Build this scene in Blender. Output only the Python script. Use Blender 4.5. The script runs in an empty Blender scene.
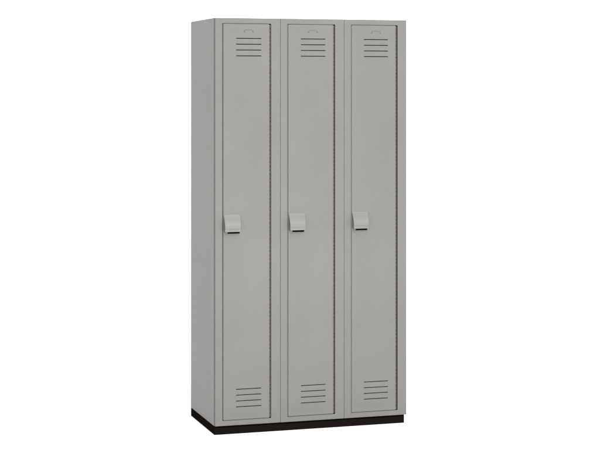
import bpy, bmesh, math
from mathutils import Vector
S = bpy.context.scene
C = S.collection
W, D, H = 0.9144, 0.4572, 1.8288
BAY = W / 3
BASE_H = 0.0385

# ------------------------------------------------------------------ materials
def principled(name, col, rough, spec, metallic=0.0, bump=None, tint=None):
    m = bpy.data.materials.new(name); m.use_nodes = True
    nt = m.node_tree; n = nt.nodes; l = nt.links
    b = n['Principled BSDF']
    b.inputs['Base Color'].default_value = (*col, 1)
    b.inputs['Roughness'].default_value = rough
    b.inputs['Specular IOR Level'].default_value = spec
    b.inputs['Metallic'].default_value = metallic
    tc = n.new('ShaderNodeTexCoord')
    if tint:                                      # fine fleck of a sprayed enamel + slow unevenness of the coat
        fine = n.new('ShaderNodeTexNoise'); fine.inputs['Scale'].default_value = 260; fine.inputs['Detail'].default_value = 3
        slow = n.new('ShaderNodeTexNoise'); slow.inputs['Scale'].default_value = 3.5; slow.inputs['Detail'].default_value = 3
        l.new(tc.outputs['Object'], fine.inputs['Vector']); l.new(tc.outputs['Object'], slow.inputs['Vector'])
        add = n.new('ShaderNodeMath'); add.operation = 'MULTIPLY_ADD'
        add.inputs[1].default_value = 0.65
        sc = n.new('ShaderNodeMath'); sc.operation = 'MULTIPLY'; sc.inputs[1].default_value = 0.35
        l.new(slow.outputs['Fac'], sc.inputs[0]); l.new(fine.outputs['Fac'], add.inputs[0]); l.new(sc.outputs[0], add.inputs[2])
        r = n.new('ShaderNodeValToRGB')
        lo = [c * (1 - tint) for c in col]; hi = [c * (1 + tint) for c in col]
        lo[0] *= 1.01; hi[2] *= 1.012
        r.color_ramp.elements[0].position = 0.32; r.color_ramp.elements[0].color = (*lo, 1)
        r.color_ramp.elements[1].position = 0.68; r.color_ramp.elements[1].color = (*hi, 1)
        l.new(add.outputs[0], r.inputs['Fac']); l.new(r.outputs['Color'], b.inputs['Base Color'])
    if bump:
        nz = n.new('ShaderNodeTexNoise'); nz.inputs['Scale'].default_value = bump[0]; nz.inputs['Detail'].default_value = 2
        l.new(tc.outputs['Object'], nz.inputs['Vector'])
        bp = n.new('ShaderNodeBump'); bp.inputs['Strength'].default_value = bump[1]; bp.inputs['Distance'].default_value = 0.001
        l.new(nz.outputs['Fac'], bp.inputs['Height']); l.new(bp.outputs['Normal'], b.inputs['Normal'])
    return m

PAINT  = principled('grey_enamel', (0.0855, 0.0846, 0.0792), 0.5, 0.28, bump=(420, 0.15), tint=0.12)
HANDLE = principled('handle_enamel', (0.0955, 0.0955, 0.0900), 0.45, 0.3, bump=(420, 0.08), tint=0.03)
HINGE  = principled('hinge_steel', (0.058, 0.045, 0.043), 0.5, 0.3, tint=0.15)
BLACK  = principled('black_plinth', (0.0050, 0.0037, 0.0032), 1.0, 0.0, bump=(500, 0.2))
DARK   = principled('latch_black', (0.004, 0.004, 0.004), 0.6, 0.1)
WHITE  = principled('white_paper', (0.88, 0.88, 0.88), 0.9, 0.1)

# ------------------------------------------------------------------ helpers
def link(name, bm, mat, parent=None, bevel=None, seg=2, weight=False):
    bmesh.ops.recalc_face_normals(bm, faces=bm.faces)
    me = bpy.data.meshes.new(name); bm.to_mesh(me); bm.free()
    me.materials.append(mat)
    o = bpy.data.objects.new(name, me); C.objects.link(o)
    if parent: o.parent = parent
    if bevel:
        b = o.modifiers.new('bevel', 'BEVEL'); b.width = bevel; b.segments = seg
        b.limit_method = 'WEIGHT' if weight else 'ANGLE'; b.angle_limit = math.radians(35)
        for p in me.polygons: p.use_smooth = True
        w = o.modifiers.new('wn', 'WEIGHTED_NORMAL'); w.keep_sharp = False
    return o

def box(bm, x0, x1, y0, y1, z0, z1):
    v = [bm.verts.new(p) for p in [(x0,y0,z0),(x1,y0,z0),(x1,y1,z0),(x0,y1,z0),(x0,y0,z1),(x1,y0,z1),(x1,y1,z1),(x0,y1,z1)]]
    for f in [(0,3,2,1),(4,5,6,7),(0,1,5,4),(1,2,6,5),(2,3,7,6),(3,0,4,7)]: bm.faces.new([v[i] for i in f])
    return v

# ------------------------------------------------------------------ setting: white floor and sweep
bm = bmesh.new()
v = [bm.verts.new(p) for p in [(-9,-9,-BASE_H),(9,-9,-BASE_H),(9,3,-BASE_H),(-9,3,-BASE_H)]]
bm.faces.new(v)
fl = link('floor', bm, WHITE); fl['kind'] = 'structure'
bm = bmesh.new()
prof = [(3, -BASE_H)] + [(3 + 1.5*math.sin(a), -BASE_H + 1.5 - 1.5*math.cos(a)) for a in [math.radians(90*i/24) for i in range(1, 25)]] + [(4.5, 5.0)]
rows = [[bm.verts.new((x, y, z)) for x in (-9, 9)] for y, z in prof]
for a, b in zip(rows, rows[1:]): bm.faces.new([a[0], a[1], b[1], b[0]])
bd = link('backdrop', bm, WHITE); bd['kind'] = 'structure'
for p in bd.data.polygons: p.use_smooth = True

# ------------------------------------------------------------------ the locker bank
root = bpy.data.objects.new('locker_bank', None); C.objects.link(root)
root.location = (0, 0, -BASE_H); root.empty_display_size = 0.2
root['label'] = 'tall grey steel bank of three single-door lockers on a low black plinth'
root['category'] = 'locker bank'
up = bpy.data.objects  # (all parts are modelled in world terms, z measured from the cabinets' underside)
def part(o, x=0.0):
    o.location = (x, 0, BASE_H if o.parent == root else 0); return o

# opening in each bay's face frame, and door leaf, measured off the photograph
OX0, OX1, OZ0, OZ1 = 0.0341, 0.2606, 0.0237, 1.8046
DX0, DX1, DZ0, DZ1 = 0.0358, 0.2525, 0.0252, 1.8033
DY0, DY1 = -0.0035, 0.0130                       # leaf stands a little proud of the frame
LX0, LX1 = 0.0965, 0.2135
LZ = [1.7375, 1.7113, 1.6852, 1.6590, 0.1618, 0.1355, 0.1092, 0.0830]
SLOT = 0.0031

def make_cabinet(left_gap, right_gap):
    bm = bmesh.new()
    x0, x1 = left_gap, BAY - right_gap
    t, fd = 0.0012, 0.014
    def rect(xa, xb, y, za, zb): return [bm.verts.new(p) for p in ((xa,y,za),(xb,y,za),(xb,y,zb),(xa,y,zb))]
    of = rect(x0, x1, 0, 0, H); ob = rect(x0, x1, D, 0, H)
    op = rect(OX0, OX1, 0, OZ0, OZ1); oi = rect(OX0, OX1, fd, OZ0, OZ1)
    ci = rect(x0+t, x1-t, fd, t, H-t); cb = rect(x0+t, x1-t, D-t, t, H-t)
    def ring(a, b):
        for i in range(4):
            j = (i+1) % 4; bm.faces.new([a[i], a[j], b[j], b[i]])
    ring(of, op); ring(op, oi); ring(oi, ci); ring(ci, cb); ring(ob, of)
    bm.faces.new(ob); bm.faces.new(cb)
    bw = bm.edges.layers.float.new('bevel_weight_edge')
    so, sp = set(of), set(op)
    for e in bm.edges:
        a, b = e.verts
        if (a in so and b in so):
            left = abs(a.co.x-x0) < 1e-6 and abs(b.co.x-x0) < 1e-6
            e[bw] = 1.0 if left and left_gap == 0 else (0.5 if abs(a.co.z-b.co.z) < 1e-6 else 0.3)
        elif (a in sp and b in sp): e[bw] = 0.2
        elif (a in so and b in ob) or (b in so and a in ob) or (a in ob and b in ob): e[bw] = 0.3
    return link('locker_cabinet', bm, PAINT, root, bevel=0.0050, seg=4, weight=True)

def make_door_mesh():
    """one pressed leaf: eight louvre slots and the latch opening cut right through"""
    holes = [(LX0, LX1, z-SLOT/2, z+SLOT/2) for z in LZ]
    holes += [(0.0570, 0.1125, 0.8616, 0.9300)]                                          # latch opening
    xs = sorted({DX0, DX1} | {round(h[i],5) for h in holes for i in (0,1)})
    zs = sorted({DZ0, DZ1} | {round(h[i],5) for h in holes for i in (2,3)})
    def solid(i, j):
        if i < 0 or j < 0 or i >= len(xs)-1 or j >= len(zs)-1: return False
        cx, cz = (xs[i]+xs[i+1])/2, (zs[j]+zs[j+1])/2
        return not any(a < cx < b and c < cz < d for a, b, c, d in holes)
    bm = bmesh.new(); cache = {}
    def V(i, j, y):
        k = (i, j, y)
        if k not in cache: cache[k] = bm.verts.new((xs[i], y, zs[j]))
        return cache[k]
    for i in range(len(xs)-1):
        for j in range(len(zs)-1):
            if not solid(i, j): continue
            bm.faces.new([V(i,j,DY0), V(i+1,j,DY0), V(i+1,j+1,DY0), V(i,j+1,DY0)])
            bm.faces.new([V(i,j,DY1), V(i,j+1,DY1), V(i+1,j+1,DY1), V(i+1,j,DY1)])
            for di, dj, a, b in ((-1,0,(i,j+1),(i,j)), (1,0,(i+1,j),(i+1,j+1)), (0,-1,(i,j),(i+1,j)), (0,1,(i+1,j+1),(i,j+1))):
                if not solid(i+di, j+dj):
                    bm.faces.new([V(*a,DY0), V(*a,DY1), V(*b,DY1), V(*b,DY0)])
    bmesh.ops.recalc_face_normals(bm, faces=bm.faces)
    # soften the leaf's four corners and its front rim
    bw = bm.edges.layers.float.new('bevel_weight_edge')
    def onrim(v): return abs(v.co.x-DX0)<1e-5 or abs(v.co.x-DX1)<1e-5 or abs(v.co.z-DZ0)<1e-5 or abs(v.co.z-DZ1)<1e-5
    cor = [e for e in bm.edges if all((abs(v.co.x-DX0)<1e-5 or abs(v.co.x-DX1)<1e-5) and (abs(v.co.z-DZ0)<1e-5 or abs(v.co.z-DZ1)<1e-5) for v in e.verts)
           and abs(e.verts[0].co.y-e.verts[1].co.y) > 0.001]
    bmesh.ops.bevel(bm, geom=cor, offset=0.0045, segments=4, affect='EDGES', profile=0.5)
    for e in bm.edges:
        if all(abs(v.co.y-DY0) < 1e-5 for v in e.verts) and len(e.link_faces) == 2:
            n0, n1 = e.link_faces[0].normal, e.link_faces[1].normal
            if n0.angle(n1, 0) > 0.6: e[bw] = 1.0 if all(onrim(v) or v.co.x<DX0+.005 or v.co.x>DX1-.005 for v in e.verts) else 0.36
    o = link('door', bm, PAINT, root, bevel=0.0030, seg=3, weight=True)
    o.modifiers['bevel'].use_clamp_overlap = False
    return o

def make_handle(parent):
    """hooded finger pull: flush at the top, swelling outwards to an open, lipped mouth"""
    x0, x1, zt, zb, dep, t = 0.0388, 0.1138, 0.9478, 0.8705, 0.0235, 0.0022
    N = 18
    def prof(k):
        s = k / N
        z = zt + (zb - zt) * s
        y = DY0 - 0.0012 - dep * math.sin(min(s/0.80, 1)*math.pi/2)**1.25 + (0.0035*((s-0.80)/0.12) if 0.8 < s < 0.92 else (0.0035 - 0.0045*((s-0.92)/0.08) if s >= 0.92 else 0))
        return y, z
    outer = [prof(k) for k in range(N+1)]
    bm = bmesh.new()
    back = DY0 - 0.0003
    # inner (hollow) profile, offset by the sheet thickness
    inner = [(min(y + t, back), z - (t if k < 3 else 0)) for k, (y, z) in enumerate(outer)]
    def r(s, side):                                # slight draw-in of the mouth on the right
        return (x0 + 0.0006*s) if side == 0 else (x1 - 0.0022*s)
    O = [[bm.verts.new((r(k/N, s), y, z)) for s in (0,1)] for k, (y, z) in enumerate(outer)]
    OB = [[bm.verts.new((r(k/N, s), back, z)) for s in (0,1)] for k, (y, z) in enumerate(outer)]
    I = [[bm.verts.new((r(k/N, s) + (t if s == 0 else -t), y, z)) for s in (0,1)] for k, (y, z) in enumerate(inner)]
    IB = [[bm.verts.new((r(k/N, s) + (t if s == 0 else -t), back+0.0001, z)) for s in (0,1)] for k, (y, z) in enumerate(inner)]
    for k in range(N):
        bm.faces.new([O[k][0], O[k][1], O[k+1][1], O[k+1][0]])
        bm.faces.new([I[k][0], I[k+1][0], I[k+1][1], I[k][1]])
        bm.faces.new([O[k][0], O[k+1][0], OB[k+1][0], OB[k][0]])
        bm.faces.new([O[k][1], OB[k][1], OB[k+1][1], O[k+1][1]])
        bm.faces.new([I[k][0], IB[k][0], IB[k+1][0], I[k+1][0]])
        bm.faces.new([I[k][1], I[k+1][1], IB[k+1][1], IB[k][1]])
        for s in (0,1): bm.faces.new([OB[k][s], OB[k+1][s], IB[k+1][s], IB[k][s]])
    bm.faces.new([O[0][0], OB[0][0], OB[0][1], O[0][1]])
    bm.faces.new([O[N][0], O[N][1], I[N][1], I[N][0]])
    for s in (0,1): bm.faces.new([O[N][s], I[N][s], IB[N][s], OB[N][s]])
    bw = bm.edges.layers.float.new('bevel_weight_edge')
    for k in range(N):
        for s in (0,1):
            e = bm.edges.get((O[k][s], O[k+1][s])); e[bw] = 1.0
    e = bm.edges.get((O[N][0], O[N][1])); e[bw] = 0.5
    return link('handle', bm, HANDLE, parent, bevel=0.0022, seg=3, weight=True)

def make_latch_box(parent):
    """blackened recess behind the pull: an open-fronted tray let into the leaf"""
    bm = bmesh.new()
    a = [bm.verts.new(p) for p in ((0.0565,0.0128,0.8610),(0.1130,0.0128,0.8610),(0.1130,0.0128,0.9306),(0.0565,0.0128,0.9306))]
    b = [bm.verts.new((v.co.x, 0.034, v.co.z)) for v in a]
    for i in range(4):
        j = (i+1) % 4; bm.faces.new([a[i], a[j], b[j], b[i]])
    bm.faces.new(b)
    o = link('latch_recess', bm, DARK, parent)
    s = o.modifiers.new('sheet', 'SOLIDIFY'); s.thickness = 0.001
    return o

def make_hinge(parent):
    bm = bmesh.new()
    xc, yc, r, n = 0.2570, 0.0066, 0.0033, 12
    pitch, ln = 0.0183, 0.0166
    box(bm, 0.25262, 0.25345, 0.0046, 0.0126, DZ0+0.004, DZ1-0.004)          # leaf of the hinge on the door edge
    k = 0; z = DZ0 + 0.002
    while z + ln < DZ1 + 0.002:
        rr = r if k % 2 == 0 else r*0.94
        ra = [bm.verts.new((xc+rr*math.cos(2*math.pi*i/n), yc+rr*math.sin(2*math.pi*i/n), z)) for i in range(n)]
        rb = [bm.verts.new((p.co.x, p.co.y, z+ln)) for p in ra]
        for i in range(n):
            j = (i+1) % n; bm.faces.new([ra[i], ra[j], rb[j], rb[i]])
        bm.faces.new(ra[::-1]); bm.faces.new(rb); z += pitch; k += 1
    return link('hinge', bm, HINGE, parent)

def make_plate_bracket(parent):
    """pressed arch with two dark feet, above the louvres, for the number plate"""
    bm = bmesh.new()
    xc, z0 = 0.1548, 1.7695
    pts = [(xc-0.0205, z0-0.0005), (xc-0.0185, z0+0.0040), (xc-0.0135, z0+0.0066), (xc+0.0135, z0+0.0066), (xc+0.0185, z0+0.0040), (xc+0.0205, z0-0.0005)]
    rings = []
    for i, (x, z) in enumerate(pts):
        a = Vector(pts[max(i-1,0)]); b = Vector(pts[min(i+1,len(pts)-1)]); d = (b-a).normalized(); nrm = Vector((-d.y, d.x))
        rr = 0.0013
        rings.append([bm.verts.new((x+nrm.x*rr*math.cos(t), DY0-0.0004-rr*0.9*math.sin(t), z+nrm.y*rr*math.cos(t))) for t in [2*math.pi*q/8 for q in range(8)]])
    for a, b in zip(rings, rings[1:]):
        for i in range(8):
            j = (i+1) % 8; bm.faces.new([a[i], a[j], b[j], b[i]])
    bm.faces.new(rings[0]); bm.faces.new(rings[-1][::-1])
    o = link('plate_bracket', bm, PAINT, parent)
    for p in o.data.polygons: p.use_smooth = True
    for s in (-1, 1):
        bm = bmesh.new()
        bmesh.ops.create_cone(bm, cap_ends=True, segments=12, radius1=0.0030, radius2=0.0026, depth=0.0012)
        bmesh.ops.rotate(bm, verts=bm.verts, matrix=__import__('mathutils').Matrix.Rotation(math.radians(90), 3, 'X'))
        bmesh.ops.translate(bm, verts=bm.verts, vec=(xc+s*0.0207, DY0-0.0005, z0-0.0018))
        link('rivet', bm, HINGE, parent)
    return o

for k in range(3):
    cab = part(make_cabinet(0.0 if k == 0 else 0.0002, 0.0 if k == 2 else 0.0002), k*BAY)
door0 = part(make_door_mesh())
make_handle(door0); make_latch_box(door0); make_hinge(door0); make_plate_bracket(door0)
kids = [o for o in C.objects if o.parent == door0]
for k in (1, 2):
    d = door0.copy(); C.objects.link(d); d.parent = root; d.location = (k*BAY - 0.0008*k, 0, BASE_H)
    for c in kids:
        q = c.copy(); C.objects.link(q); q.parent = d

# end panel riveted over the left flank, stopping just short of the folded corner
bm = bmesh.new(); box(bm, -0.0022, -0.0002, 0.0130, D, 0.0004, H-0.0004)
part(link('side_panel', bm, PAINT, root, bevel=0.0008, seg=2))

# plinth
bm = bmesh.new(); box(bm, -0.0018, 0.9040, 0.0040, D, -BASE_H+0.0001, -0.0075); box(bm, -0.0018, 0.8985, 0.0160, D, -0.0075, -0.0003); box(bm, 0.8985, 0.9040, 0.0040, D, -0.0075, -0.0003)
part(link('plinth', bm, BLACK, root))

# ------------------------------------------------------------------ camera (solved from the photograph)
cd = bpy.data.cameras.new('camera'); cam = bpy.data.objects.new('camera', cd); C.objects.link(cam)
cam.location = (-1.78246, -7.02611, 1.51008)
cam.rotation_euler = (math.radians(90), 0, -0.300832)
cd.sensor_width = 36; cd.lens = 1618.776/600*36
cd.shift_y = -(225-88.973)/600
cd.clip_start = 0.1; cd.clip_end = 100
S.camera = cam

# ------------------------------------------------------------------ light: bright white studio
w = bpy.data.worlds.new('World'); S.world = w; w.use_nodes = True
bg = w.node_tree.nodes['Background']; bg.inputs[0].default_value = (1, 1, 1, 1); bg.inputs[1].default_value = 1.92
def area(name, loc, target, size, power):
    ld = bpy.data.lights.new(name, 'AREA'); ld.shape = 'SQUARE'; ld.size = size; ld.energy = power
    o = bpy.data.objects.new(name, ld); C.objects.link(o); o.location = loc
    o.rotation_euler = (Vector(target)-Vector(loc)).to_track_quat('-Z', 'Y').to_euler()
area('key_softbox', (1.3, -6.0, 4.4), (0.45, 0, 0.4), 2.0, 390)
area('low_softbox', (0.9, -3.6, 0.15), (0.42, 0, -0.1), 1.1, 105)
area('overhead_softbox', (0.2, -3.0, 4.6), (0.2, -2.4, 0), 2.6, 90)

S.view_settings.view_transform = 'Standard'; S.view_settings.look = 'None'
S.view_settings.exposure = 0; S.view_settings.gamma = 1
